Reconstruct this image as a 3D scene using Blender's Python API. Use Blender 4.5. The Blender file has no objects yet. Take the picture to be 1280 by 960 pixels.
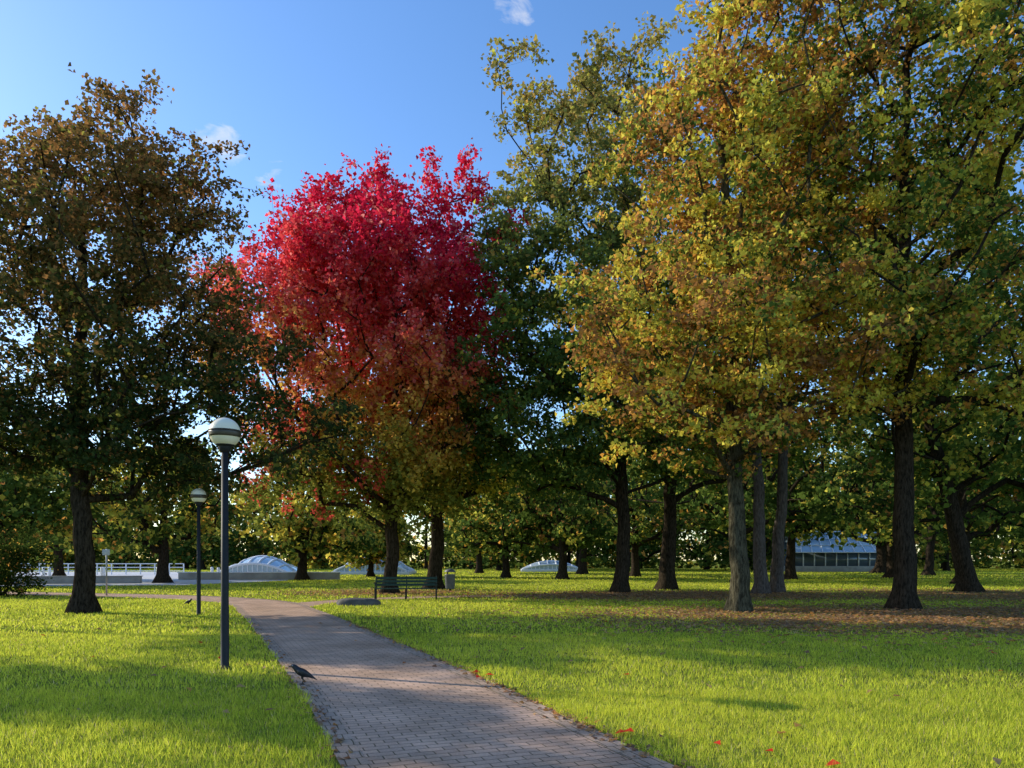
import bpy, math, random
import numpy as np
from mathutils import Vector, Matrix
random.seed(3)
scene = bpy.context.scene
scene.view_settings.view_transform = 'Standard'
scene.view_settings.look = 'None'
scene.view_settings.exposure = 0

# ------------------------------------------------------------------ helpers
def new_mat(name):
    m = bpy.data.materials.new(name); m.use_nodes = True
    nt = m.node_tree; nt.nodes.clear()
    out = nt.nodes.new('ShaderNodeOutputMaterial')
    return m, nt, out
def N(nt, t, **kw):
    n = nt.nodes.new(t)
    for k, v in kw.items(): setattr(n, k, v)
    return n
def principled(name, col, rough=0.6, metal=0.0, noise=0.25, nscale=8.0, bump=0.0, spec=0.5):
    m, nt, out = new_mat(name)
    b = N(nt, 'ShaderNodeBsdfPrincipled')
    b.inputs['Roughness'].default_value = rough
    b.inputs['Metallic'].default_value = metal
    b.inputs['Specular IOR Level'].default_value = spec
    tc = N(nt, 'ShaderNodeTexCoord')
    no = N(nt, 'ShaderNodeTexNoise'); no.inputs['Scale'].default_value = nscale
    no.inputs['Detail'].default_value = 6
    nt.links.new(tc.outputs['Object'], no.inputs['Vector'])
    cr = N(nt, 'ShaderNodeValToRGB')
    cr.color_ramp.elements[0].position = 0.3; cr.color_ramp.elements[1].position = 0.7
    cr.color_ramp.elements[0].color = tuple(c*(1-noise) for c in col)+(1,)
    cr.color_ramp.elements[1].color = tuple(min(1, c*(1+noise)) for c in col)+(1,)
    nt.links.new(no.outputs['Fac'], cr.inputs['Fac'])
    nt.links.new(cr.outputs['Color'], b.inputs['Base Color'])
    if bump:
        bp = N(nt, 'ShaderNodeBump'); bp.inputs['Strength'].default_value = bump
        bp.inputs['Distance'].default_value = 0.02
        nt.links.new(no.outputs['Fac'], bp.inputs['Height'])
        nt.links.new(bp.outputs['Normal'], b.inputs['Normal'])
    nt.links.new(b.outputs[0], out.inputs[0])
    return m
def leaf_mat(name, trans=0.45):
    m, nt, out = new_mat(name)
    at = N(nt, 'ShaderNodeAttribute'); at.attribute_name = 'Col'
    d = N(nt, 'ShaderNodeBsdfDiffuse'); t = N(nt, 'ShaderNodeBsdfTranslucent')
    nt.links.new(at.outputs['Color'], d.inputs['Color'])
    nt.links.new(at.outputs['Color'], t.inputs['Color'])
    mx = N(nt, 'ShaderNodeMixShader'); mx.inputs[0].default_value = trans
    nt.links.new(d.outputs[0], mx.inputs[1]); nt.links.new(t.outputs[0], mx.inputs[2])
    nt.links.new(mx.outputs[0], out.inputs[0])
    return m
def link(o, parent=None):
    scene.collection.objects.link(o)
    if parent is not None: o.parent = parent
    return o
def mesh_np(name, V, F, mat, cols=None, smooth=False, parent=None, uv=None):
    V = np.asarray(V, dtype=np.float32); F = np.asarray(F, dtype=np.int32)
    me = bpy.data.meshes.new(name)
    k = F.shape[1]
    me.vertices.add(len(V)); me.vertices.foreach_set('co', V.ravel())
    me.loops.add(F.size); me.loops.foreach_set('vertex_index', F.ravel())
    me.polygons.add(len(F)); me.polygons.foreach_set('loop_start', np.arange(0, F.size, k, dtype=np.int32))
    if smooth: me.polygons.foreach_set('use_smooth', np.ones(len(F), dtype=bool))
    if cols is not None:
        a = me.color_attributes.new('Col', 'FLOAT_COLOR', 'POINT')
        c4 = np.ones((len(V), 4), dtype=np.float32); c4[:, :3] = np.clip(cols, 0, .88)
        a.data.foreach_set('color', c4.ravel())
    if uv is not None:
        ul = me.uv_layers.new(name='UVMap')
        ul.data.foreach_set('uv', np.asarray(uv, dtype=np.float32)[F.ravel()].ravel())
    me.update(calc_edges=True)
    if mat: me.materials.append(mat)
    return link(bpy.data.objects.new(name, me), parent)
def empty(name, loc=(0, 0, 0), rz=0):
    e = bpy.data.objects.new(name, None); e.empty_display_size = 0.3
    e.location = loc; e.rotation_euler[2] = rz
    return link(e)
def box(name, loc, size, mat, parent=None, bevel=0.01, rot=(0, 0, 0)):
    sx, sy, sz = [s/2 for s in size]
    V = [(x, y, z) for x in (-sx, sx) for y in (-sy, sy) for z in (-sz, sz)]
    F = [(0, 1, 3, 2), (4, 6, 7, 5), (0, 4, 5, 1), (2, 3, 7, 6), (0, 2, 6, 4), (1, 5, 7, 3)]
    o = mesh_np(name, V, F, mat, parent=parent)
    o.location = loc; o.rotation_euler = rot
    if bevel:
        b = o.modifiers.new('b', 'BEVEL'); b.width = bevel; b.segments = 2
    return o
def lathe(name, prof, mat, parent=None, seg=24, loc=(0, 0, 0), smooth=True):
    V = []; F = []
    for r, z in prof:
        for i in range(seg):
            a = 2*math.pi*i/seg
            V.append((r*math.cos(a), r*math.sin(a), z))
    for j in range(len(prof)-1):
        for i in range(seg):
            i2 = (i+1) % seg
            F.append((j*seg+i, j*seg+i2, (j+1)*seg+i2, (j+1)*seg+i))
    o = mesh_np(name, V, F, mat, smooth=smooth, parent=parent)
    o.location = loc
    return o
def tube(V, F, pts, rad, sides):
    pts = np.asarray(pts, float); n = len(pts)
    tan = np.zeros_like(pts); tan[1:-1] = pts[2:]-pts[:-2]; tan[0] = pts[1]-pts[0]; tan[-1] = pts[-1]-pts[-2]
    tan /= (np.linalg.norm(tan, axis=1)[:, None]+1e-9)
    ref = np.array([1.0, 0, 0]) if abs(tan[0][0]) < 0.8 else np.array([0, 1.0, 0])
    off = sum(len(v) for v in V)
    ang = np.linspace(0, 2*np.pi, sides, endpoint=False)
    rings = []
    for i in range(n):
        u = ref - tan[i]*ref.dot(tan[i]); u /= np.linalg.norm(u)+1e-9; ref = u
        w = np.cross(tan[i], u)
        r = rad[i] if np.ndim(rad[i]) else np.full(sides, rad[i])
        rings.append(pts[i]+(np.cos(ang)*r)[:, None]*u+(np.sin(ang)*r)[:, None]*w)
    V.append(np.concatenate(rings))
    a = np.arange(sides); b = (a+1) % sides
    for i in range(n-1):
        F.append(np.stack([off+i*sides+a, off+i*sides+b, off+(i+1)*sides+b, off+(i+1)*sides+a], 1))

# ------------------------------------------------------------------ light, sky
ELEV = math.radians(25)
sxy = Vector((-1, 0.40)).normalized()
to_sun = Vector((sxy.x*math.cos(ELEV), sxy.y*math.cos(ELEV), math.sin(ELEV)))
sl = bpy.data.lights.new('sun', 'SUN'); sl.energy = 5.0; sl.angle = math.radians(0.5)
sl.color = (1.0, 0.91, 0.72)
so = link(bpy.data.objects.new('sun', sl)); so.rotation_euler = to_sun.to_track_quat('Z', 'Y').to_euler()
so.location = (-30, 10, 30)
w = bpy.data.worlds.new('World'); scene.world = w; w.use_nodes = True
nt = w.node_tree; nt.nodes.clear()
wo = N(nt, 'ShaderNodeOutputWorld'); bg = N(nt, 'ShaderNodeBackground'); bg.inputs['Strength'].default_value = 0.15
sky = N(nt, 'ShaderNodeTexSky'); sky.sky_type = 'NISHITA'; sky.sun_disc = False
sky.sun_elevation = ELEV; sky.sun_rotation = math.atan2(sxy.x, sxy.y) % (2*math.pi)
sky.air_density = 1.0; sky.dust_density = 0.4; sky.ozone_density = 2.3
tc = N(nt, 'ShaderNodeTexCoord')
mpc = N(nt, 'ShaderNodeMapping'); mpc.inputs['Scale'].default_value = (1, 1, 2.3); mpc.inputs['Rotation'].default_value = (0, .25, 0)
nt.links.new(tc.outputs['Generated'], mpc.inputs[0])
noi = N(nt, 'ShaderNodeTexNoise'); noi.inputs['Scale'].default_value = 19; noi.inputs['Detail'].default_value = 5
noi.inputs['Roughness'].default_value = 0.62; noi.inputs['Distortion'].default_value = .5
nt.links.new(mpc.outputs[0], noi.inputs['Vector'])
acc = None
for d, rad, amp in [((-.395, 1, .563), .055, 1.0), ((-.32, 1, .52), .045, 1.0), ((-.27, 1, .47), .07, 1.05), ((0, 1, .76), .07, .95), ((-.78, 1, .36), .12, 1.0)]:
    v = Vector(d).normalized()
    vd = N(nt, 'ShaderNodeVectorMath'); vd.operation = 'DISTANCE'; vd.inputs[1].default_value = v
    nt.links.new(tc.outputs['Generated'], vd.inputs[0])
    mr = N(nt, 'ShaderNodeMapRange'); mr.interpolation_type = 'SMOOTHSTEP'
    mr.inputs['From Min'].default_value = 0; mr.inputs['From Max'].default_value = rad
    mr.inputs['To Min'].default_value = amp; mr.inputs['To Max'].default_value = 0
    nt.links.new(vd.outputs['Value'], mr.inputs['Value'])
    if acc is None: acc = mr.outputs[0]
    else:
        mm = N(nt, 'ShaderNodeMath'); mm.operation = 'MAXIMUM'
        nt.links.new(acc, mm.inputs[0]); nt.links.new(mr.outputs[0], mm.inputs[1]); acc = mm.outputs[0]
ms = N(nt, 'ShaderNodeMath'); ms.operation = 'MULTIPLY_ADD'; ms.inputs[1].default_value = .45
nt.links.new(acc, ms.inputs[0]); nt.links.new(noi.outputs['Fac'], ms.inputs[2])
nr = N(nt, 'ShaderNodeMapRange'); nr.inputs['From Min'].default_value = 0.84; nr.inputs['From Max'].default_value = 1.12; nr.inputs['To Max'].default_value = .85
nt.links.new(ms.outputs[0], nr.inputs['Value'])
hsv = N(nt, 'ShaderNodeHueSaturation'); hsv.inputs['Hue'].default_value = .505; hsv.inputs['Saturation'].default_value = 1.2; hsv.inputs['Value'].default_value = 1.75
nt.links.new(sky.outputs[0], hsv.inputs['Color'])
mc = N(nt, 'ShaderNodeMixRGB'); mc.inputs['Color2'].default_value = (6.2, 6.3, 6.6, 1)
nt.links.new(nr.outputs[0], mc.inputs['Fac']); nt.links.new(hsv.outputs[0], mc.inputs['Color1'])
nt.links.new(mc.outputs[0], bg.inputs['Color']); nt.links.new(bg.outputs[0], wo.inputs[0])

# ------------------------------------------------------------------ camera
cd = bpy.data.cameras.new('camera'); cam = link(bpy.data.objects.new('camera', cd))
cam.location = (0, 0, 1.6); cam.rotation_euler = (math.radians(90), 0, 0)
cd.lens = 26; cd.sensor_width = 36; cd.shift_y = 0.172; cd.clip_end = 3000; cd.clip_start = 0.05
scene.camera = cam

# ------------------------------------------------------------------ ground & paths
def catmull(P, n=14):
    P = [np.array(p, float) for p in P]; P = [2*P[0]-P[1]]+P+[2*P[-1]-P[-2]]
    out = []
    for i in range(1, len(P)-2):
        for t in np.linspace(0, 1, n, endpoint=False):
            a, b, c, d = P[i-1:i+3]
            out.append(0.5*((2*b)+(-a+c)*t+(2*a-5*b+4*c-d)*t*t+(-a+3*b-3*c+d)*t**3))
    out.append(P[-2]); return np.array(out)
MAIN = catmull([(5.0, -6.5), (2.3, 0), (-0.02, 5.68), (-1.45, 9.4), (-4.3, 16.2), (-7.1, 22.7), (-10.0, 28.3), (-15.5, 32.5), (-25, 36), (-40, 42), (-55, 50)])
BRANCH = catmull([(-7.6, 24.6), (-7.2, 28.0), (-4.8, 31.2), (0, 33.2), (9, 34.5)])
PLAZA = [(-120, 45), (-60, 44), (-32, 44), (-21, 47), (-17.5, 57), (-19, 70), (-28, 100), (-120, 100)]
def dist_poly(X, Y, P):
    best = np.full(X.shape, 1e9)
    for a, b in zip(P[:-1], P[1:]):
        d = b-a; L = d.dot(d)
        t = np.clip(((X-a[0])*d[0]+(Y-a[1])*d[1])/L, 0, 1)
        best = np.minimum(best, np.hypot(X-a[0]-t*d[0], Y-a[1]-t*d[1]))
    return best
def in_poly(X, Y, P):
    c = np.zeros(X.shape, bool); n = len(P)
    for i in range(n):
        x1, y1 = P[i]; x2, y2 = P[(i+1) % n]
        cond = ((y1 > Y) != (y2 > Y)) & (X < (x2-x1)*(Y-y1)/((y2-y1)+1e-12)+x1)
        c ^= cond
    return c
def fnoise(X, Y, s, seed=0):
    r = np.random.RandomState(seed); o = 0
    for i in range(7):
        a = r.uniform(0, 6.28); f = s*r.uniform(0.6, 2.2)
        o = o+np.sin((X*math.cos(a)+Y*math.sin(a))*f+r.uniform(0, 6.28)+1.3*np.sin((X*math.sin(a)-Y*math.cos(a))*f*.7))
    return o/4.0
def ribbon(name, P, l, r, z, mat):
    t = np.gradient(P, axis=0); t /= np.linalg.norm(t, axis=1)[:, None]
    nrm = np.stack([-t[:, 1], t[:, 0]], 1)
    s = np.concatenate([[0], np.cumsum(np.linalg.norm(np.diff(P, axis=0), axis=1))])
    V = []; UV = []; k = 7
    for j in range(k):
        o = l+(r-l)*j/(k-1)
        q = P+nrm*o
        V.append(np.c_[q, np.full(len(q), z)]); UV.append(np.c_[np.full(len(q), o), s])
    V = np.concatenate(V); UV = np.concatenate(UV); n = len(P); F = []
    for j in range(k-1):
        i = np.arange(n-1)
        F.append(np.stack([j*n+i, (j+1)*n+i, (j+1)*n+i+1, j*n+i+1], 1))
    F = np.concatenate(F)[:, ::-1]
    return mesh_np(name, V, F, mat, uv=UV)

def paver_mat(name, bw, rh, c1, c2, rot=0):
    m, nt, out = new_mat(name)
    b = N(nt, 'ShaderNodeBsdfPrincipled'); b.inputs['Roughness'].default_value = 0.9
    b.inputs['Specular IOR Level'].default_value = 0.15
    uv = N(nt, 'ShaderNodeUVMap'); mp = N(nt, 'ShaderNodeMapping'); mp.inputs['Rotation'].default_value[2] = rot
    nt.links.new(uv.outputs[0], mp.inputs[0])
    wn = N(nt, 'ShaderNodeTexNoise'); wn.inputs['Scale'].default_value = 3.0; wn.inputs['Detail'].default_value = 3
    nt.links.new(mp.outputs[0], wn.inputs['Vector'])
    ad = N(nt, 'ShaderNodeMixRGB'); ad.blend_type = 'LINEAR_LIGHT'; ad.inputs[0].default_value = 0.018
    nt.links.new(mp.outputs[0], ad.inputs[1]); nt.links.new(wn.outputs['Color'], ad.inputs[2])
    br = N(nt, 'ShaderNodeTexBrick')
    br.inputs['Scale'].default_value = 1; br.inputs['Brick Width'].default_value = bw; br.inputs['Row Height'].default_value = rh
    br.inputs['Mortar Size'].default_value = 0.007; br.inputs['Mortar Smooth'].default_value = 0.5
    br.inputs['Bias'].default_value = 0.1
    br.inputs['Color1'].default_value = c1+(1,); br.inputs['Color2'].default_value = c2+(1,)
    br.inputs['Mortar'].default_value = (.15, .115, .07, 1)
    nt.links.new(ad.outputs[0], br.inputs['Vector'])
    st = N(nt, 'ShaderNodeTexNoise'); st.inputs['Scale'].default_value = 0.9; st.inputs['Detail'].default_value = 9; st.inputs['Roughness'].default_value = .65
    nt.links.new(uv.outputs[0], st.inputs['Vector'])
    rp = N(nt, 'ShaderNodeValToRGB'); rp.color_ramp.elements[0].position = .3; rp.color_ramp.elements[1].position = .68
    rp.color_ramp.elements[0].color = (.62, .58, .51, 1); rp.color_ramp.elements[1].color = (1.1, 1.07, 1.03, 1)
    nt.links.new(st.outputs['Fac'], rp.inputs[0])
    ml = N(nt, 'ShaderNodeMixRGB'); ml.blend_type = 'MULTIPLY'; ml.inputs[0].default_value = 1
    nt.links.new(br.outputs['Color'], ml.inputs[1]); nt.links.new(rp.outputs[0], ml.inputs[2])
    gr = N(nt, 'ShaderNodeTexNoise'); gr.inputs['Scale'].default_value = 60; gr.inputs['Detail'].default_value = 4
    nt.links.new(uv.outputs[0], gr.inputs['Vector'])
    m2 = N(nt, 'ShaderNodeMixRGB'); m2.blend_type = 'OVERLAY'; m2.inputs[0].default_value = .5
    nt.links.new(ml.outputs[0], m2.inputs[1]); nt.links.new(gr.outputs['Fac'], m2.inputs[2])
    nt.links.new(m2.outputs[0], b.inputs['Base Color'])
    iv = N(nt, 'ShaderNodeMath'); iv.operation = 'MULTIPLY_ADD'; iv.inputs[1].default_value = -1.0
    nt.links.new(br.outputs['Fac'], iv.inputs[0]); nt.links.new(gr.outputs['Fac'], iv.inputs[2])
    bp = N(nt, 'ShaderNodeBump'); bp.inputs['Strength'].default_value = .55; bp.inputs['Distance'].default_value = .005
    nt.links.new(iv.outputs[0], bp.inputs['Height']); nt.links.new(bp.outputs[0], b.inputs['Normal'])
    nt.links.new(b.outputs[0], out.inputs[0])
    return m
pav = paver_mat('brick_pavers', .21, .105, (.68, .455, .33), (.52, .36, .27))
pave = paver_mat('edge_pavers', .105, .21, (.54, .39, .29), (.40, .30, .24))
path = ribbon('brick_path', MAIN, -0.98, 0.98, 0.008, pav)
for s, l, r in (('edge_course_left', 0.98, 1.2), ('edge_course_right', -1.2, -0.98)):
    e = ribbon(s, MAIN, l, r, 0.012, pave); e.parent = path
ribbon('side_path', BRANCH, -0.7, 0.7, 0.004, pav)

gm, gnt, gout = new_mat('lawn_soil')
b = N(gnt, 'ShaderNodeBsdfDiffuse')
tcg = N(gnt, 'ShaderNodeTexCoord')
n1 = N(gnt, 'ShaderNodeTexNoise'); n1.inputs['Scale'].default_value = .35; n1.inputs['Detail'].default_value = 10; n1.inputs['Roughness'].default_value = .7
gnt.links.new(tcg.outputs['Object'], n1.inputs['Vector'])
r1 = N(gnt, 'ShaderNodeValToRGB'); e = r1.color_ramp.elements
e[0].position = .3; e[0].color = (.11, .12, .03, 1); e[1].position = .7; e[1].color = (.24, .28, .04, 1)
gnt.links.new(n1.outputs['Fac'], r1.inputs[0])
gnt.links.new(r1.outputs[0], b.inputs['Color'])
gnt.links.new(b.outputs[0], gout.inputs[0])
mesh_np('ground', [(-1500, -1500, 0), (1500, -1500, 0), (1500, 1500, 0), (-1500, 1500, 0)], [(0, 1, 2, 3)], gm)
pm = principled('plaza_concrete', (.50, .50, .52), .9, nscale=.6, noise=.15)
me = bpy.data.meshes.new('plaza_pavement'); me.from_pydata([(x, y, 0.012) for x, y in PLAZA], [], [tuple(range(len(PLAZA)))])
me.materials.append(pm); link(bpy.data.objects.new('plaza_pavement', me))

TR = dict(oak=(-13.0, 22.4), red=(-5.85, 35.2), fork=(-4.3, 40.5), mid=(5.3, 36), mid2=(8.4, 40), front=(7.0, 22.7), right=(12.65, 23.8), right2=(22.6, 36.5))

# ------------------------------------------------------------------ grass
rng = np.random.RandomState(11)
gV = []; gC = []
zones = [(4.0, 9, 2500, .008, .055), (9, 16, 750, .013, .058), (16, 30, 190, .028, .062), (30, 60, 40, .058, .07), (60, 135, 7, .135, .085)]
def litter(X, Y):
    l = np.exp(-(((X-12.5)/9)**2+((Y-20.5)/5.0)**2)**1.5)
    l = np.maximum(l, .9*np.exp(-(((X-8)/8)**2+((Y-33)/4.0)**2)**1.5))
    l = np.maximum(l, .6*np.exp(-(((X-22)/8)**2+((Y-33)/6.0)**2)**1.5))
    l = np.maximum(l, .55*np.exp(-(((X+6)/4)**2+((Y-36)/3.0)**2)))
    return l
for y0, y1, dens, bw, bh in zones:
    xm = .78*y1+2.5
    n = int((y1-y0)*2*xm*dens)
    Y = rng.uniform(y0, y1, n); X = rng.uniform(-xm, xm, n)
    k = np.abs(X) < .76*Y+2.0; X = X[k]; Y = Y[k]
    dm = dist_poly(X, Y, MAIN) + .07*fnoise(X, Y, 3.1, 5)+.03*fnoise(X, Y, 11, 6)
    k = dm > 1.19
    k &= (dist_poly(X, Y, BRANCH) > .7) & ~in_poly(X, Y, PLAZA)
    L = litter(X, Y)
    k &= rng.rand(len(X)) > .8*L
    X = X[k]; Y = Y[k]; L = L[k]; n = len(X)
    nz = fnoise(X, Y, .55, 1); nf = fnoise(X, Y, 3.5, 2); nh = fnoise(X, Y, 9, 3)
    h = bh*rng.uniform(.5, 1.35, n)*(1+.2*nf+.15*nh)*(1-.3*L)
    ww = bw*rng.uniform(.7, 1.3, n)
    a = rng.uniform(0, 2*np.pi, n); dx = np.cos(a)*ww/2; dy = np.sin(a)*ww/2
    le = rng.uniform(0, .8, n)*h; b2 = rng.uniform(0, 2*np.pi, n)
    A = np.stack([X-dx, Y-dy, np.zeros(n)], 1); B = np.stack([X+dx, Y+dy, np.zeros(n)], 1)
    C = np.stack([X+np.cos(b2)*le, Y+np.sin(b2)*le, h], 1)
    gV.append(np.stack([A, B, C], 1).reshape(-1, 3))
    base = np.array([.65, .71, .055]); yel = np.array([.88, .82, .11]); drk = np.array([.25, .36, .03]); dry = np.array([.64, .53, .24])
    t = np.clip(.52+.32*nz+.25*nf+.22*nh+rng.normal(0, .25, n), 0, 1)[:, None]
    c = drk*(1-t)+base*t
    t2 = np.clip(rng.normal(.36, .32, n)+.14*nz, 0, 1)[:, None]; c = c*(1-t2)+yel*t2
    dd = (rng.rand(n) < .04+.15*L)[:, None]; c = np.where(dd, dry, c)
    c = c*rng.uniform(.7, 1.2, n)[:, None]
    gC.append(np.repeat(c, 3, axis=0))
gV = np.concatenate(gV); gC = np.concatenate(gC)
gmat = leaf_mat('grass_blades', .48)
mesh_np('lawn_grass', gV, np.arange(len(gV)).reshape(-1, 3), gmat, cols=gC)

# ------------------------------------------------------------------ leaves helper
def leaf_quads(P, size, rng, upbias=.5, flat=False):
    n = len(P)
    nr = rng.normal(0, 1, (n, 3)); nr[:, 2] += upbias
    if flat: nr = np.c_[rng.normal(0, .3, (n, 2)), np.ones(n)]
    nr /= np.linalg.norm(nr, axis=1)[:, None]
    u = np.cross(nr, rng.normal(0, 1, (n, 3))); u /= np.linalg.norm(u, axis=1)[:, None]+1e-9
    v = np.cross(nr, u)
    s = (size*rng.uniform(.65, 1.35, n))[:, None]
    a = P+u*s*.5; c = P-u*s*.5; b = P+v*s*.38+u*s*.08; d = P-v*s*.38+u*s*.08
    bend = nr*s*.12
    return np.stack([a-bend, b+bend*.5, c-bend, d+bend*.5], 1).reshape(-1, 3)

# ------------------------------------------------------------------ trees
def sample_ells(rng, ells, n, dmin):
    vol = np.array([(e[3]*e[4]*e[5])**.75 * (e[6] if len(e) > 6 else 1) for e in ells]); vol /= vol.sum()
    out = []; tries = 0
    while len(out) < n and tries < n*30:
        tries += 1
        e = ells[rng.choice(len(ells), p=vol)]
        d = rng.normal(0, 1, 3); d /= np.linalg.norm(d)
        r = 1-.62*rng.rand()**1.4
        r *= 1+.1*math.sin(d[0]*5+e[0])+.08*math.sin(d[2]*7+d[1]*4)
        p = np.array([e[0]+d[0]*e[3]*r, e[1]+d[1]*e[4]*r, e[2]+d[2]*e[5]*r])
        if out and np.min(np.linalg.norm(np.array(out)-p, axis=1)) < dmin: continue
        out.append(p)
    return np.array(out)
def gen_tree(seed, ells, ncl, lpc, lsize, csize, trunk_r, zfork, Ht, colfn, lean=(0, 0), dmin=.55, fine=True, forks=None, zsq=.6, steep=.35):
    rng = np.random.RandomState(seed)
    att = sample_ells(rng, ells, ncl, dmin)
    pos = []; par = []; pl = []
    nt_ = int(Ht/.6)+2; wob = np.zeros(2)
    for i in range(nt_):
        z = Ht*i/(nt_-1); wob = wob+rng.normal(0, .045, 2)*(z > .8)
        pos.append([lean[0]*(z/Ht)**1.2+wob[0], lean[1]*(z/Ht)**1.2+wob[1], z-(.15 if i == 0 else 0)]); par.append(i-1); pl.append(z)
    for f in (forks or []):
        f = np.array(f, float); cand = [i for i in range(nt_) if pos[i][2] < f[0, 2]-.2 and pos[i][2] >= zfork*.7] or [nt_//2]
        p = cand[-1]
        for q in catmull([pos[p]]+list(f), 5)[1:]:
            pos.append(list(q+rng.normal(0, .05, 3))); par.append(p); pl.append(pl[p]+np.linalg.norm(np.array(pos[-1])-pos[p])); p = len(pos)-1
    order = np.argsort(np.linalg.norm((att-np.array([0, 0, zfork]))*[1, 1, .8], axis=1))
    P = np.array(pos); PL = np.array(pl); tips = []
    cap = len(pos)+ncl*18; bufP = np.zeros((cap, 3)); bufL = np.zeros(cap); npt = len(pos)
    bufP[:npt] = P; bufL[:npt] = PL; ok = np.zeros(cap, bool); ok[:npt] = P[:, 2] >= zfork
    for oi in order:
        a = att[oi]; q = bufP[:npt]; dv = a-q; d = np.linalg.norm(dv, axis=1); hd = np.hypot(dv[:, 0], dv[:, 1])
        cost = d+.22*bufL[:npt]+1.0*np.maximum(0, steep*hd-dv[:, 2])+np.where(ok[:npt], 0, 1e6)
        p = int(np.argmin(cost)); D = d[p]; m = max(1, int(D/.8)); s0 = bufP[p].copy()
        off = rng.normal(0, .07*D, 3); arch = D*.10
        last = p
        for j in range(1, m+1):
            t = j/m; q = s0+(a-s0)*t+off*math.sin(math.pi*t)+np.array([0, 0, arch*math.sin(math.pi*t)])
            if j < m: q += rng.normal(0, .05, 3)
            if npt >= cap: break
            bufP[npt] = q; bufL[npt] = bufL[last]+D/m; ok[npt] = True; par.append(last); last = npt; npt += 1
        tips.append(last)
    P = bufP[:npt]; cnt = np.zeros(npt); cnt[tips] = 1
    main = -np.ones(npt, int); best = np.zeros(npt)
    for i in range(npt-1, 0, -1): cnt[par[i]] += cnt[i]
    cnt = np.maximum(cnt, 1)
    for i in range(npt-1, 0, -1):
        if cnt[i]+(1e5 if i < nt_ else 0) > best[par[i]]: best[par[i]] = cnt[i]+(1e5 if i < nt_ else 0); main[par[i]] = i
    tot = cnt[0]; rt = trunk_r*.92/tot**.46
    R = rt*cnt**.46
    for i in range(nt_):
        z = P[i, 2]; R[i] = max(R[i]*.6, trunk_r*(1-.72*z/Ht)) * (1+.6*math.exp(-max(z, 0)/.25))
    V = []; F = []
    starts = [0]+[i for i in range(1, npt) if main[par[i]] != i]
    for s in starts:
        ch = [] if s == 0 else [par[s]]
        i = s
        while i >= 0: ch.append(i); i = main[i]
        if len(ch) < 2: continue
        rr = R[ch].copy()
        if s != 0: rr[0] = min(rr[0], rr[1]*1.25)
        rr[-1] *= .4
        if not fine and rr[0] < .03: continue
        sd = 14 if s == 0 else (8 if rr[0] > .08 else (5 if rr[0] > .035 else 3))
        if s == 0:
            a = np.linspace(0, 2*np.pi, sd, endpoint=False)
            rad = [r*(1+.09*np.sin(3*a+.4*k)+.05*np.sin(5*a+1+.2*k)+(.22*np.sin(5*a) if k == 0 else 0)) for k, r in enumerate(rr)]
        else: rad = rr
        tube(V, F, P[ch], rad, sd)
    WV = np.concatenate(V); WF = np.concatenate(F)
    C = P[tips]; nc = len(C); ns = 8
    cs = csize*rng.uniform(.65, 1.35, nc)
    sub = rng.normal(0, .62, (nc, ns, 3))*cs[:, None, None]; sub[:, :, 2] *= zsq
    nl = int(nc*lpc); ci = rng.choice(nc, nl, p=(cs**2)/np.sum(cs**2)); si = rng.randint(0, ns, nl)
    LP = C[ci]+sub[ci, si]+rng.normal(0, .27, (nl, 3))*cs[ci][:, None]*[1, 1, zsq]
    LP[:, 2] -= .03
    if fine:
        nn = nc*ns
        A = np.repeat(C, ns, 0); Bp = (C[:, None]+sub*1.15).reshape(-1, 3); w_ = .008
        o = rng.normal(0, 1, (nn, 3)); o /= np.linalg.norm(o, axis=1)[:, None]
        q = np.stack([A-o*w_, A+o*w_, Bp+o*w_*.4, Bp-o*w_*.4], 1).reshape(-1, 3)
        WF = np.concatenate([WF, np.arange(len(q)).reshape(-1, 4)+len(WV)]); WV = np.concatenate([WV, q])
    cr = rng.rand(nc)[ci]; cr2 = rng.rand(nc*ns)[ci*ns+si]
    col = colfn(LP, cr, cr2, rng)
    col = col*rng.uniform(.75, 1.25, (nl, 1))
    LV = leaf_quads(LP, lsize, rng)
    return WV, WF, LV, np.repeat(col, 4, axis=0)
def lerpc(a, b, t): return np.array(a)*(1-t[:, None])+np.array(b)*t[:, None]
sm = lambda x, a, b: np.clip((x-a)/(b-a), 0, 1)
DG = (.07, .125, .03); MG = (.19, .28, .05); OL = (.37, .38, .07); YG = (.60, .58, .09); YE = (.88, .66, .10); OR = (.88, .42, .09); BR = (.40, .20, .07)
def pick(col, c, mask): return np.where(mask[:, None], np.array(c), col)
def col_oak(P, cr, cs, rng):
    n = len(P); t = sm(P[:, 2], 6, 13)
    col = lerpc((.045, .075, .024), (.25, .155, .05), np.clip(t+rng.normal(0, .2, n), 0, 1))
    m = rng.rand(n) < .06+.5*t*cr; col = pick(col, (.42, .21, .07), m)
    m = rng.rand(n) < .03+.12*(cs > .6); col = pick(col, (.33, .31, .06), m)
    return col
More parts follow.
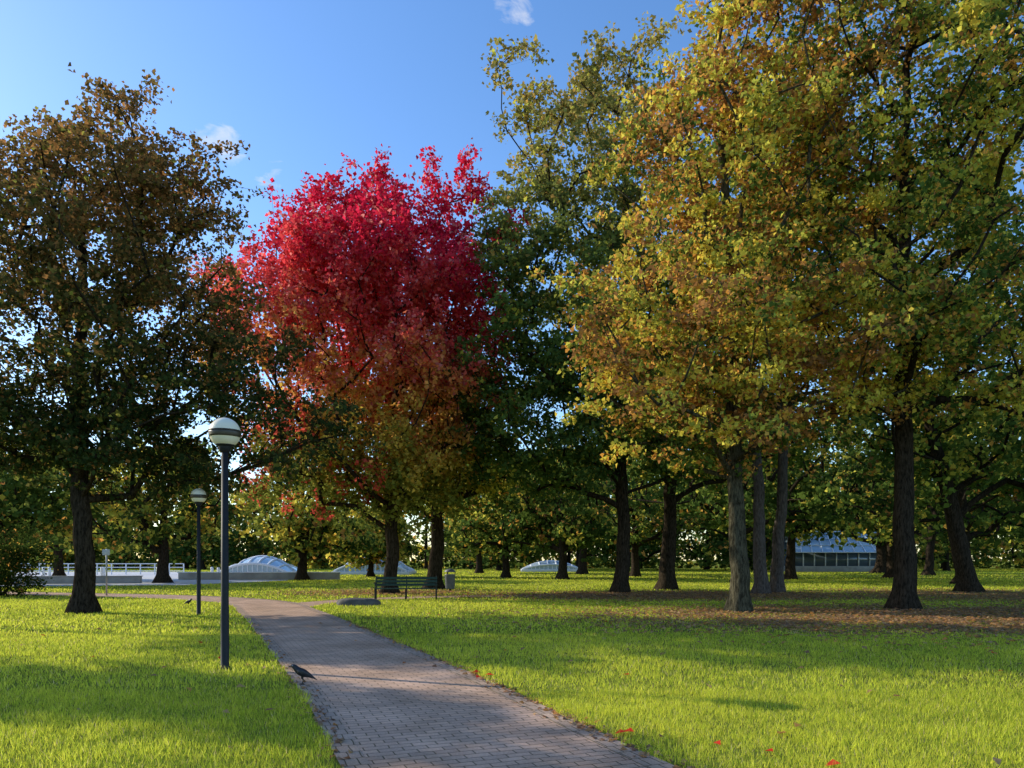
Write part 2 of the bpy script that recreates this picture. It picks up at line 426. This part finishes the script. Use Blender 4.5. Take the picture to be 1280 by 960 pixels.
def col_red(P, cr, cs, rng):
    n = len(P)
    s = P[:, 2]+.2*(P[:, 0]+1)+rng.normal(0, .7, n)+3.0*(cr-.5)
    cr1 = (.80, .03, .085); rd = (.88, .11, .10); oran = (.88, .40, .12); yo = (.72, .52, .09); gr = (.24, .27, .05)
    col = lerpc(gr, yo, sm(s, 4.6, 7.0)); t = sm(s, 7.4, 9.0)[:, None]; col = col*(1-t)+np.array(oran)*t
    t = sm(s, 9.6, 12)[:, None]; col = col*(1-t)+np.array(rd)*t
    t = sm(s, 13, 16.5)[:, None]; col = col*(1-t)+np.array(cr1)*t
    lowred = (s < 9.5) & (P[:, 0] < .5) & (cr > .66); col = pick(col, (.70, .12, .08), lowred & (rng.rand(n) < .8))
    pk = rng.rand(n) < .12; col = np.where((pk & (s > 9))[:, None], np.array((.88, .26, .24)), col)
    dk = rng.rand(n) < .12; col = np.where(dk[:, None], col*.5, col)
    return col
def mk_green(yfrac, ofrac, dark=1.0, ytop=None):
    def f(P, cr, cs, rng):
        n = len(P); t = np.clip(.7*cr+.3*cs+rng.normal(0, .15, n), 0, 1)
        pt = fnoise(P[:, 0]+.6*P[:, 2], P[:, 1]-.7*P[:, 2], .55, 21)
        pt2 = fnoise(P[:, 0]-.4*P[:, 2], P[:, 1]+.5*P[:, 2], .6, 33)
        col = lerpc(DG, MG, t)*dark
        yf = yfrac*np.ones(n)*(1+.7*np.clip(pt, -1, 1))
        if ytop: yf = yf*(.3+.7*sm(P[:, 2], ytop[0], ytop[1]))
        yy = (cr*.6+cs*.4)+rng.normal(0, .18, n)
        col = pick(col, OL, yy > 1-yf*1.3); col = pick(col, YG, yy > 1-yf*1.0); col = pick(col, YE, yy > 1.0-yf*.6)
        oo = ((1-cr)*.5+cs*.5)+rng.normal(0, .2, n)
        of = ofrac*(1+.9*np.clip(pt2, -1, 1))*(sm(P[:, 2], ytop[0], ytop[1]) if ytop else 1)
        col = pick(col, OR, oo > 1.02-of); col = pick(col, BR, oo > 1.18-of)
        return col
    return f
def col_mid(P, cr, cs, rng):
    n = len(P); t = sm(P[:, 2], 12, 24); q = np.clip(.6*cr+.4*cs+rng.normal(0, .15, n), 0, 1)
    low = lerpc((.065, .125, .038), (.19, .29, .065), q); top = lerpc((.18, .18, .05), (.46, .36, .10), q)
    col = low*(1-t[:, None])+top*t[:, None]
    col = pick(col, (.56, .36, .10), rng.rand(n) < .02+.25*t*cs)
    col = pick(col, YG, rng.rand(n) < .05+.12*(cs > .7))
    return col
lmat = leaf_mat('leaves', .46)
lred = leaf_mat('red_leaves', .48)
def bark(name, c1, c2):
    m, nt, out = new_mat(name)
    b = N(nt, 'ShaderNodeBsdfDiffuse')
    tc = N(nt, 'ShaderNodeTexCoord'); mp = N(nt, 'ShaderNodeMapping'); mp.inputs['Scale'].default_value = (9, 9, 2.2)
    nt.links.new(tc.outputs['Object'], mp.inputs[0])
    v = N(nt, 'ShaderNodeTexNoise'); v.inputs['Scale'].default_value = 2; v.inputs['Detail'].default_value = 6; v.inputs['Roughness'].default_value = .7
    nt.links.new(mp.outputs[0], v.inputs['Vector'])
    r = N(nt, 'ShaderNodeValToRGB'); r.color_ramp.elements[0].position = .38; r.color_ramp.elements[1].position = .62
    r.color_ramp.elements[0].color = c1+(1,); r.color_ramp.elements[1].color = c2+(1,)
    nt.links.new(v.outputs['Fac'], r.inputs[0]); nt.links.new(r.outputs[0], b.inputs['Color'])
    bp = N(nt, 'ShaderNodeBump'); bp.inputs['Strength'].default_value = 1; bp.inputs['Distance'].default_value = .06
    nt.links.new(v.outputs['Fac'], bp.inputs['Height']); nt.links.new(bp.outputs[0], b.inputs['Normal'])
    nt.links.new(b.outputs[0], out.inputs[0]); return m
bk_dark = bark('bark_dark', (.014, .011, .008), (.065, .050, .036))
bk_grey = bark('bark_grey', (.026, .023, .015), (.12, .108, .072))
bk_pink = bark('bark_greybrown', (.055, .044, .040), (.15, .125, .11))
def tree(name, xy, bk, lm, **kw):
    WV, WF, LV, LC = gen_tree(**kw)
    e = empty(name, (xy[0], xy[1], 0))
    mesh_np('trunk_and_limbs', WV, WF, bk, smooth=True, parent=e)
    mesh_np('foliage', LV, np.arange(len(LV)).reshape(-1, 4), lm, cols=LC, parent=e)
    return e

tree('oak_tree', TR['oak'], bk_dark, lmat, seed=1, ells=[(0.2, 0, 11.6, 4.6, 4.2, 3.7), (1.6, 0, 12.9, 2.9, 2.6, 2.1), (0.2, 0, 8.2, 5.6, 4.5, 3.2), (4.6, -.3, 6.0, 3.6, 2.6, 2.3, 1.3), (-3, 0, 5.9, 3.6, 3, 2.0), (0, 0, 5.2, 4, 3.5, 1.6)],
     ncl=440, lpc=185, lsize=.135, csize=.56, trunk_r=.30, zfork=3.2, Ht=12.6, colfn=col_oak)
sp = []
for x, zt in ((-7.3, 14.8), (-6.3, 17.0), (-5.2, 18.2), (-4.1, 19.4), (-2.9, 20.7), (-1.6, 19.8), (-.3, 20.9), (.8, 19.8), (1.9, 20.7), (3.0, 19.6), (4.1, 20.2), (5.2, 19.2)):
    sp.append((x, 0, zt-1.8, .5, .7, 2.0, 2.1))
tree('red_maple_tree', TR['red'], bk_dark, lred, seed=2, ells=[(-1.0, 0, 11.4, 7.0, 6, 4.6, 1.2), (-.8, 0, 15.0, 6.6, 5, 3.2, 1.2)]+sp+[(-1, 0, 6.4, 5.4, 5, 2.6)],
     ncl=600, lpc=175, lsize=.20, csize=.62, trunk_r=.32, zfork=2.7, Ht=16, colfn=col_red, zsq=1.1, steep=.9)
tree('linden_tree', TR['fork'], bk_dark, lmat, seed=3, ells=[(1.2, 0, 9, 5, 5, 4.5), (1, -1, 6.2, 5, 4, 2)],
     ncl=110, lpc=120, lsize=.24, csize=.9, trunk_r=.42, zfork=2.2, Ht=10, colfn=mk_green(.3, .1), lean=(.8, 0))
tree('linden_tree', TR['mid'], bk_dark, lmat, seed=4, ells=[(-1.6, 0, 20.8, 4.8, 5, 6.8, .9), (-2.2, -.5, 14, 6.2, 6, 4.6), (-4.0, -1, 8.4, 5.2, 5, 3.8), (2, 0, 10, 6, 5, 4.5)],
     ncl=460, lpc=160, lsize=.20, csize=.74, trunk_r=.34, zfork=4.0, Ht=23, colfn=col_mid)
tree('linden_tree', TR['mid2'], bk_dark, lmat, seed=5, ells=[(1, 0, 13, 6.5, 6, 7), (2, 0, 8, 6, 5, 3)],
     ncl=170, lpc=120, lsize=.26, csize=.95, trunk_r=.42, zfork=3.2, Ht=15, colfn=mk_green(.2, .1))
tree('maple_tree', TR['front'], bk_grey, lmat, seed=6, ells=[(-1.8, -.6, 8.4, 3.6, 3.6, 2.8, 1.4), (-1.2, -.5, 5.7, 3.4, 3.0, 1.3), (.3, 0, 13, 4.2, 4.3, 4.2), (1.2, 0, 17.6, 3.8, 4, 4), (3, 0, 8.0, 3.4, 3.6, 2.8)],
     ncl=440, lpc=180, lsize=.145, csize=.55, trunk_r=.28, zfork=3.2, Ht=17, colfn=mk_green(.54, .44), lean=(-.5, 0))
tree('maple_tree', TR['right'], bk_dark, lmat, seed=7, ells=[(0, 0, 16, 5.6, 5.4, 5.8), (2.8, -1, 10.2, 5.6, 5.2, 3.8), (-1.0, -1, 9.8, 3.6, 3.8, 2.8), (3.5, -1, 19, 5, 5, 5), (5, -1, 7.2, 3.4, 3, 1.6)],
     ncl=440, lpc=170, lsize=.15, csize=.61, trunk_r=.34, zfork=5.0, Ht=18, colfn=mk_green(.42, .24),
     forks=[[(1.6, -.8, 6.6), (3.8, -1.6, 5.6), (6.5, -2, 5.0)], [(-1.2, -1, 6.2), (-3, -1.4, 6.0), (-4.6, -1.6, 5.6)]])
tree('linden_tree', TR['right2'], bk_dark, lmat, seed=8, ells=[(0, 0, 11, 7, 6, 5.5), (-1, 0, 17, 6, 6, 5), (1, 0, 6.5, 6, 5, 2)],
     ncl=230, lpc=120, lsize=.26, csize=.95, trunk_r=.44, zfork=3.5, Ht=14, colfn=mk_green(.25, .06), lean=(-3.4, 0))
for sd, (x, y), lx in ((21, (11.7, 34.6), -.9), (22, (12.9, 36.0), .9)):
    tree('pine_tree', (x, y), bk_pink, lmat, seed=sd, ells=[(lx*.8, 0, 17, 3.6, 3.6, 5)], ncl=70, lpc=110, lsize=.24, csize=.9, trunk_r=.30, zfork=10, Ht=18, colfn=mk_green(.15, .05), lean=(lx, 0))
# mid-distance park trees: x, y, height, trunk radius, yellow share
sm_list = [(-.55, 67, 10, .34, .25), (4.2, 61.6, 11, .38, .2), (-16.8, 59, 9, .42, .5), (-24.6, 52, 10, .42, .4), (-13.6, 71, 7, .3, .7), (46, 92, 16, .8, .2), (34, 66, 16, .5, .15), (17, 55, 15, .45, .1), (12, 72, 14, .4, .2), (30, 49, 14, .5, .15), (25, 80, 16, .5, .15), (-38, 62, 11, .4, .15), (-33, 48, 9, .35, .2), (8, 84, 15, .5, .3), (56, 74, 17, .5, .1),
           (40, 54, 15, .45, .15), (23, 61, 15, .4, .2), (44, 78, 17, .45, .1), (31, 92, 18, .5, .2), (-4, 90, 12, .4, .5)]
for i, (x, y, h, r, yf) in enumerate(sm_list):
    tree('park_tree', (x, y), bk_dark, lmat, seed=40+i, ells=[(0, 0, h*.66, h*.5, h*.46, h*.36), ((i % 3-1)*1.2, 0, h*.38, h*.48, h*.42, h*.17)], ncl=85, lpc=75, lsize=.38, csize=1.0, trunk_r=r, zfork=h*.2, Ht=h*.7,
         colfn=mk_green(yf, yf*.25, .8), fine=False, dmin=.9)
# trees standing left of the view
tree('oak_tree', (-26, 17.4), bk_dark, lmat, seed=61, ells=[(0, 0, 10.4, 2.4, 1.0, 2.2)], ncl=75, lpc=130, lsize=.22, csize=.55, trunk_r=.22, zfork=5, Ht=10, colfn=col_oak, fine=False)
tree('oak_tree', (-24.5, 22.2), bk_dark, lmat, seed=62, ells=[(0, 0, 10.9, 2, 1.9, 1.5)], ncl=60, lpc=120, lsize=.22, csize=.7, trunk_r=.2, zfork=6, Ht=10.5, colfn=col_oak, fine=False)
tree('oak_tree', (-22, 14.9), bk_dark, lmat, seed=63, ells=[(0, 0, 10.9, 1.0, .6, .8)], ncl=16, lpc=70, lsize=.2, csize=.5, trunk_r=.12, zfork=7, Ht=10.5, colfn=col_oak, fine=False)
# distant wooded edge: one object
dr = np.random.RandomState(77); DV = []; DF = []; DL = []; DC = []; off = 0
pts = []
x = -165
while x < 165:
    pts.append((x, 132+dr.uniform(-9, 9), (dr.uniform(18, 27) if x > -20 else dr.uniform(9, 16)), dr.uniform(.8, 1.3))); x += dr.uniform(7, 13)
x = -2
while x < 125:
    pts.append((x, 110+dr.uniform(-6, 6), dr.uniform(14, 22), dr.uniform(.8, 1.2))); x += dr.uniform(11, 20)
for i, (x, y, h, wd) in enumerate(pts):
    yf = dr.uniform(.3, .8) if (-45 < x < -8) else dr.uniform(0, .45)
    a, b2, c2 = dr.uniform(-2, 2, 3)
    WV, WF, LV, LC = gen_tree(seed=200+i, ells=[(a, 0, h*.64, h*.42*wd, h*.4, h*.36), (b2, 0, h*.34, h*.5*wd, h*.4, h*.22), (c2*2, 0, h*.18, h*.45, h*.3, h*.12)], ncl=66, lpc=48, lsize=.78, csize=1.7, trunk_r=.35, zfork=h*.12, Ht=h*.7, colfn=mk_green(yf, yf*.2, .8), fine=False, dmin=1.2)
    DV.append(WV+[x, y, 0]); DF.append(WF+off); off += len(WV); DL.append(LV+[x, y, 0]); DC.append(LC)
e = empty('distant_trees')
mesh_np('trunks', np.concatenate(DV), np.concatenate(DF), bk_dark, parent=e, smooth=True)
DL = np.concatenate(DL); mesh_np('foliage', DL, np.arange(len(DL)).reshape(-1, 4), lmat, cols=np.concatenate(DC), parent=e)
def shrub(name, xy, rx, ry, h, n, seed, cf, ls=.12):
    r = np.random.RandomState(seed); cl = sample_ells(r, [(0, 0, h*.5, rx, ry, h*.5)], 60, .1); cl[:, 2] = np.maximum(cl[:, 2], .1)
    ci = r.randint(0, len(cl), n); P = cl[ci]+r.normal(0, .2, (n, 3)); P[:, 2] = np.maximum(.03, P[:, 2])
    c = cf(P+[0, 0, 0], r.rand(len(cl))[ci], r.rand(n), r)
    e = empty(name, (xy[0], xy[1], 0)); LV = leaf_quads(P, ls, r)
    mesh_np('foliage', LV, np.arange(len(LV)).reshape(-1, 4), lmat, cols=np.repeat(c, 4, 0), parent=e)
    V = []; F = []
    for k in range(10):
        q = cl[r.randint(len(cl))]; tube(V, F, [(0, 0, -.05), q*[.4, .4, .5], q], [.03, .02, .01], 5)
    mesh_np('stems', np.concatenate(V), np.concatenate(F), bk_dark, parent=e)
shrub('evergreen_shrub', (-22.4, 32.5), 1.9, 1.5, 2.9, 9000, 91, mk_green(.0, .0, .35), .11)
shrub('evergreen_shrub', (-25.5, 34), 2.4, 1.6, 2.4, 9000, 92, mk_green(.0, .0, .35), .11)
hr = np.random.RandomState(5); HP = []
for x in np.arange(-170, 170, 1.2):
    k = 70; hh = 2.6+1.0*math.sin(x*.21)+.7*math.sin(x*.53+1)
    HP.append(np.c_[hr.normal(x, .9, k), hr.normal(146, 1.0, k), np.abs(hr.uniform(0, hh+1.6, k)+hr.normal(0, .3, k))])
HP = np.concatenate(HP); LV = leaf_quads(HP, .85, hr); hc = mk_green(.2, .03, .7)(HP, hr.rand(len(HP)), hr.rand(len(HP)), hr)
mesh_np('hedge', LV, np.arange(len(LV)).reshape(-1, 4), lmat, cols=np.repeat(hc, 4, 0))

# ------------------------------------------------------------------ fallen leaves
r = np.random.RandomState(9)
X = r.uniform(-12, 34, 230000); Y = r.uniform(12, 42, 230000)
k = (r.rand(len(X)) < litter(X, Y)**1.0*1.0*(1+.5*fnoise(X, Y, 1.2, 8))) & ((dist_poly(X, Y, MAIN) > 1.2))
P1 = np.stack([X[k], Y[k]], 1)
X = r.uniform(-10, 14, 130); Y = r.uniform(5, 20, 130); P2 = np.stack([X, Y], 1)
i = r.randint(20, 62, 900); sd = np.where(r.rand(900) < .75, -1, 1); tt = np.gradient(MAIN, axis=0); tt /= np.linalg.norm(tt, axis=1)[:, None]
P3 = MAIN[i]+tt[i]*r.uniform(-.3, .3, (900, 1))+np.stack([-tt[i][:, 1], tt[i][:, 0]], 1)*(sd*(1.18+r.normal(0, .08, 900)))[:, None]
P4 = np.array([(-.45, 9.9), (-.3, 10.1), (1.56, 10.1), (.98, 6.7), (1.06, 6.75), (1.75, 6.3), (2.1, 6.05), (-.5, 10.3)])
PP = np.concatenate([P1, P2, P3, P4]); n = len(PP)
z = np.where(np.arange(n) < len(P1), r.uniform(.03, .07, n), .05); z[len(P1)+len(P2):-len(P4)] = .025
cols = np.array([(.40, .21, .11), (.32, .19, .12), (.54, .33, .15), (.48, .32, .19), (.6, .3, .1)])[r.randint(0, 5, n)]
cols[-len(P4):] = (.85, .07, .04); cols[len(P1):len(P1)+20] = (.7, .08, .04)
s = np.full(n, .10); s[len(P1)+len(P2):-len(P4)] = .06; s[-len(P4):] = .11
LV = leaf_quads(np.c_[PP, z], s, r, flat=True)
mesh_np('fallen_leaves', LV, np.arange(len(LV)).reshape(-1, 4), lmat, cols=np.repeat(cols*r.uniform(.7, 1.2, (n, 1)), 4, 0))

# ------------------------------------------------------------------ street lamps
m_pole = principled('pole_paint', (.018, .019, .022), .6, nscale=20, noise=.2, spec=.25)
m_opal = principled('opal_glass', (.88, .80, .62), .25, nscale=3, noise=.04)
m_band = principled('lamp_band', (.06, .048, .035), .4, metal=.2, nscale=15)
def lamp(x, y):
    e = empty('street_lamp', (x, y, 0))
    lathe('pole', [(.0, -.05), (.075, -.05), (.075, .03), (.06, .05), (.058, .9), (.055, .92), (.048, 3.22), (.0, 3.22)], m_pole, e, 20)
    lathe('collar', [(.05, 3.18), (.075, 3.2), (.09, 3.25), (.10, 3.29), (.0, 3.29)], m_pole, e, 24)
    R = .222; zc = 3.47
    prof = []
    for i in range(0, 29):
        a = -math.pi/2+math.pi*i/28; prof.append((max(0, R*math.cos(a)), zc+R*math.sin(a)))
    lathe('globe', prof, m_opal, e, 40)
    def bnd(z0, z1, ex): return [(0.15, z0)]+[(math.sqrt(max(0, R*R-(zz-zc)**2))+ex, zz) for zz in np.linspace(z0, z1, 5)]+[(0.15, z1)]
    lathe('equator_band', bnd(zc-.065, zc+.02, .006), m_band, e, 40)
    lathe('band_lip', bnd(zc+.022, zc+.034, .014), m_band, e, 40)
    lathe('base_cap', [(.0, zc-.222)]+[(math.sqrt(R*R-(zz-zc)**2)+.005, zz) for zz in np.linspace(zc-.21, zc-.175, 4)]+[(.1, zc-.17)], m_pole, e, 40)
lamp(-4.22, 10.87); lamp(-9.15, 21.6)

# ------------------------------------------------------------------ jackdaws
m_crow = principled('black_feathers', (.012, .012, .015), .38, nscale=60, noise=.5, bump=.4)
m_grey = principled('beak_and_legs', (.02, .02, .02), .3)
m_eye = principled('pale_eye', (.6, .62, .65), .1)
def loft(name, rings, mat, parent, sides=12):
    V = []; n = len(rings); C = np.array([(q[0], q[2], q[1]) for q in rings], float)
    T = np.gradient(C, axis=0); T /= np.linalg.norm(T, axis=1)[:, None]
    for i, q in enumerate(rings):
        up = np.cross(T[i], [0, 1, 0]); up /= np.linalg.norm(up)
        for k in range(sides):
            a = 2*math.pi*k/sides; V.append(C[i]+np.array([0, 1, 0])*math.cos(a)*q[3]+up*math.sin(a)*q[4])
    F = [(i*sides+k, i*sides+(k+1) % sides, (i+1)*sides+(k+1) % sides, (i+1)*sides+k) for i in range(n-1) for k in range(sides)]
    o = mesh_np(name, V, F, mat, smooth=True, parent=parent)
    s = o.modifiers.new('s', 'SUBSURF'); s.levels = 1; s.render_levels = 2
    return o
def crow(x, y, rz):
    e = empty('jackdaw', (x, y, .01), rz)
    loft('body', [(.185, .055, 0, .012, .003), (.18, .06, 0, .022, .005), (.13, .085, 0, .026, .008), (.085, .108, 0, .032, .02), (.05, .125, 0, .046, .038), (0, .15, 0, .057, .053), (-.045, .178, 0, .052, .05), (-.075, .205, 0, .036, .037), (-.097, .232, 0, .031, .034), (-.12, .243, 0, .027, .028), (-.137, .24, 0, .014, .015), (-.142, .239, 0, .004, .005)], m_crow, e)
    loft('beak', [(-.132, .240, 0, .010, .010), (-.15, .237, 0, .008, .0085), (-.168, .231, 0, .004, .005), (-.178, .225, 0, .001, .001)], m_grey, e, 8)
    for sgn in (-1, 1):
        loft('wing', [(-.055, .185, sgn*.04, .006, .012), (-.035, .178, sgn*.052, .012, .034), (.01, .158, sgn*.056, .012, .04), (.06, .13, sgn*.044, .010, .03), (.11, .102, sgn*.028, .008, .018), (.15, .08, sgn*.014, .004, .007), (.165, .072, sgn*.01, .001, .002)], m_crow, e, 10)
        V = []; F = []; h = sgn*.024; fx = -.005 if sgn > 0 else .02
        tube(V, F, [(.005, h*.8, .12), (.0, h, .085), (fx+.012, h, .05), (fx, h, .008)], [.02, .012, .0045, .0045], 8)
        for a in (-.45, 0, .45):
            tube(V, F, [(fx, h, .008), (fx-.03*math.cos(a), h+.03*math.sin(a), .007), (fx-.045*math.cos(a), h+.045*math.sin(a), .001)], [.0045, .0035, .001], 6)
        tube(V, F, [(fx, h, .008), (fx+.025, h, .002)], [.004, .001], 6)
        mesh_np('leg', np.concatenate(V), np.concatenate(F), m_grey, smooth=True, parent=e)
        lathe('eye', [(.0, -.0045), (.0035, -.003), (.0045, 0), (.0035, .003), (0, .0045)], m_eye, e, 10, loc=(-.118, sgn*.0245, .247))
    return e
crow(-2.68, 9.45, math.radians(8)); crow(-11.2, 25.6, math.radians(170))

# ------------------------------------------------------------------ bench, bin, post, slab
m_green = principled('bench_green', (.02, .05, .035), .6, nscale=12, spec=.3)
m_iron = principled('bench_iron', (.015, .017, .017), .6, spec=.3)
be = empty('park_bench', (-4.3, 30.0, 0), math.radians(4))
for i in range(4): box('seat_slat_%d' % i, (0, -.2+.12*i, .45), (2.5, .10, .035), m_green, be, .008)
for i in range(3): box('backrest_slat_%d' % i, (0, .24+.03*i, .60+.13*i), (2.5, .03, .10), m_green, be, .008, rot=(math.radians(-12), 0, 0))
for i, x in enumerate((-1.22, 0, 1.22)):
    box('front_leg_%d' % i, (x, -.2, .21), (.05, .05, .43), m_iron, be); box('back_leg_%d' % i, (x, .22, .21), (.05, .05, .43), m_iron, be)
    box('back_support_%d' % i, (x, .30, .68), (.045, .035, .56), m_iron, be, rot=(math.radians(-12), 0, 0)); box('seat_rail_%d' % i, (x, .0, .415), (.045, .48, .03), m_iron, be)
    if i != 1:
        box('armrest_%d' % i, (x, -.0, .68), (.06, .5, .035), m_iron, be); box('arm_post_%d' % i, (x, -.2, .565), (.04, .04, .20), m_iron, be)
m_bin = principled('bin_grey', (.12, .13, .15), .5, nscale=6)
bi = empty('litter_bin', (-3.2, 38.2, 0))
lathe('body', [(0, .12), (.22, .12), (.24, .16), (.27, .82), (.28, .84), (.28, .87), (.23, .87), (.22, .5), (0, .5)], m_bin, bi)
lathe('hood', [(.27, .98), (.29, .98), (.29, 1.02), (.2, 1.12), (0, 1.16)], m_bin, bi)
for a in (0, 2.1, 4.2): box('stay', (.26*math.cos(a), .26*math.sin(a), .92), (.03, .03, .16), m_iron, bi, .004)
lathe('foot', [(0, 0), (.16, 0), (.16, .03), (.05, .05), (.05, .13), (0, .13)], m_iron, bi)
m_stone = principled('rough_stone', (.09, .085, .08), .9, nscale=5, noise=.4, bump=.8)
r = np.random.RandomState(4)
V = []; F = []; prof = [(0, 1.0, .0), (.1, 1.04, .0), (.20, .98, .0), (.28, .82, 0), (.31, .5, 0), (.32, .01, 0)]
for z, s, _ in prof:
    for k in range(16):
        a = 2*math.pi*k/16; rr = 1+.1*math.sin(3*a+1)+.08*math.sin(5*a)+r.normal(0, .03)
        V.append((.78*s*rr*math.cos(a), .42*s*rr*math.sin(a), z-.05+r.normal(0, .012)))
F = [(j*16+k, j*16+(k+1) % 16, (j+1)*16+(k+1) % 16, (j+1)*16+k) for j in range(len(prof)-1) for k in range(16)]
o = mesh_np('boulder', V, F, m_stone, smooth=True); o.location = (-5.5, 26.2, 0)
o.modifiers.new('s', 'SUBSURF').render_levels = 2
m_alu = principled('galvanised_steel', (.4, .41, .42), .45, metal=.6)
sp = empty('signpost', (-18.2, 33.2, 0))
lathe('post', [(0, -.05), (.035, -.05), (.035, 2.1), (0, 2.12)], m_alu, sp, 12)
box('sign_plate', (0, -.045, 1.95), (.34, .012, .26), principled('sign_face', (.5, .52, .55), .4), sp, .003)

# ------------------------------------------------------------------ structures in the distance
m_white = principled('white_paint', (.80, .81, .82), .5, noise=.06)
m_conc = principled('concrete', (.34, .33, .31), .9, nscale=1.5, noise=.2)
def glass(name, col):
    m, nt, out = new_mat(name); b = N(nt, 'ShaderNodeBsdfPrincipled')
    b.inputs['Base Color'].default_value = col+(1,); b.inputs['Roughness'].default_value = .15; b.inputs['Specular IOR Level'].default_value = .7
    no = N(nt, 'ShaderNodeTexNoise'); no.inputs['Scale'].default_value = .7; bp = N(nt, 'ShaderNodeBump'); bp.inputs['Strength'].default_value = .15
    nt.links.new(no.outputs['Fac'], bp.inputs['Height']); nt.links.new(bp.outputs[0], b.inputs['Normal'])
    nt.links.new(b.outputs[0], out.inputs[0]); return m
m_glass = glass('skylight_glass', (.40, .50, .55)); m_dglass = glass('window_glass', (.08, .11, .14))
def skylight(x, y, W, D, H):
    e = empty('glass_skylight', (x, y, 0)); nx = 14; ny = 6
    def pt(i, j, o=0):
        u = i/nx*2-1; v = j/ny*2-1; return (u*W/2, v*D/2, .35+o+H*(1-u*u)*(1-.45*v*v))
    V = [pt(i, j) for i in range(nx+1) for j in range(ny+1)]
    F = [(i*(ny+1)+j, (i+1)*(ny+1)+j, (i+1)*(ny+1)+j+1, i*(ny+1)+j+1) for i in range(nx) for j in range(ny)]
    mesh_np('glazing', V, F, m_glass, parent=e)
    for s, j in ((-1, 0), (1, ny)):
        V = [pt(i, j) for i in range(nx+1)]+[(pt(i, j)[0], pt(i, j)[1], .3) for i in range(nx+1)]
        F = [(i, i+1, nx+2+i, nx+1+i) for i in range(nx)]; mesh_np('end_glazing', V, F, m_glass, parent=e)
    V = []; F = []
    for i in range(0, nx+1, 2): tube(V, F, [pt(i, j, .03) for j in range(ny+1)]+[(pt(i, ny)[0], D/2, .3)], [.10]*(ny+2), 6)
    for i in range(1, nx, 1): tube(V, F, [(pt(i, 0)[0], -D/2-.02, .3), (pt(i, 0)[0], -D/2-.02, pt(i, 0)[2])], [.055]*2, 5)
    for j in range(0, ny+1, 3): tube(V, F, [pt(i, j, .03) for i in range(nx+1)], [.13]*(nx+1), 6)
    mesh_np('ribs', np.concatenate(V), np.concatenate(F), m_white, parent=e)
    box('plinth', (0, 0, .17), (W+.5, D+.5, .36), m_white, e, .03)
skylight(-25.6, 76, 6.8, 6, 1.6); skylight(-15.5, 84, 8.0, 6, 1.9); skylight(5.5, 104, 8, 6, 1.1)
cw = empty('concrete_wall'); box('wall', (-20.5, 60, .27), (13, .4, .62), m_conc, cw, .03); box('coping', (-20.5, 60, .61), (13.1, .52, .07), m_white, cw, .01)
cw = empty('concrete_wall'); box('wall', (-31, 50, .22), (11, .4, .5), m_conc, cw, .03, rot=(0, 0, .2)); box('coping', (-31, 50, .50), (11.1, .5, .06), m_conc, cw, .01, rot=(0, 0, .2))
ra = empty('railing'); V = []; F = []
for i in range(17):
    x = -62+i*1.6; tube(V, F, [(x, 82, 0), (x, 82, 1.2)], [.07, .07], 6)
for z in (.4, .8, 1.2): tube(V, F, [(-62, 82, z), (-36.4, 82, z)], [.05, .05], 6)
mesh_np('rails', np.concatenate(V), np.concatenate(F), m_white, parent=ra)
for i in range(9):
    b_ = empty('bollard', (-47+i*2.6, 66+(i % 2)*5, 0)); lathe('post', [(0, 0), (.13, 0), (.13, .85), (.10, .93), (0, .96)], m_white, b_, 14)
gp = empty('glass_pavilion', (45.5, 104, 0))
box('plinth', (0, 0, .4), (16, 8, .8), m_conc, gp, .03)
box('glass_wall', (0, -3.6, 1.7), (15, .1, 1.8), m_dglass, gp, 0)
for i in range(11): box('mullion_%d' % i, (-7.5+i*1.5, -3.7, 1.7), (.12, .14, 1.8), m_white, gp, 0)
V = [(-8, -4.4, 2.6), (8, -4.4, 2.6), (8, 1, 5.6), (-6, 1, 5.6), (8, 4, 4.6), (-8, 4, 4.6)]
mesh_np('roof_glazing', V, [(0, 1, 2, 3), (3, 2, 4, 5)], m_glass, parent=gp)
V2 = []; F2 = []
for i in range(12):
    t = i/11; tube(V2, F2, [(-8+16*t, -4.45, 2.63), (-6+14*t, 1, 5.66)], [.08, .08], 5)
for s in (0, .33, .66, 1): tube(V2, F2, [(-8+2*s, -4.45+5.45*s, 2.64+3.02*s), (8, -4.45+5.45*s, 2.64+3.02*s)], [.07, .07], 5)
mesh_np('roof_bars', np.concatenate(V2), np.concatenate(F2), m_white, parent=gp)
mesh_np('side_walls', [(-7.6, -4.2, .8), (-7.6, 3.8, .8), (-7.6, 3.8, 4.5), (-6, 1, 5.5), (7.9, -4.2, .8), (7.9, 3.8, .8), (7.9, 3.8, 4.5), (7.9, 1, 5.5)], [(0, 1, 2, 3), (4, 5, 6, 7)], m_dglass, parent=gp)
ob = empty('office_building', (-128, 176, 0)); m_fac = principled('pale_render', (.72, .71, .69), .9, nscale=.3, noise=.05)
box('walls', (0, 0, 8), (50, 16, 16), m_fac, ob, .05); box('parapet', (0, 0, 16.3), (50.8, 16.8, .6), m_fac, ob, .03)
for f in range(4):
    for i in range(12):
        box('window_%d_%d' % (f, i), (-22+i*4, -8.02, 2.6+f*3.8), (2.6, .1, 1.7), m_glass, ob, 0)
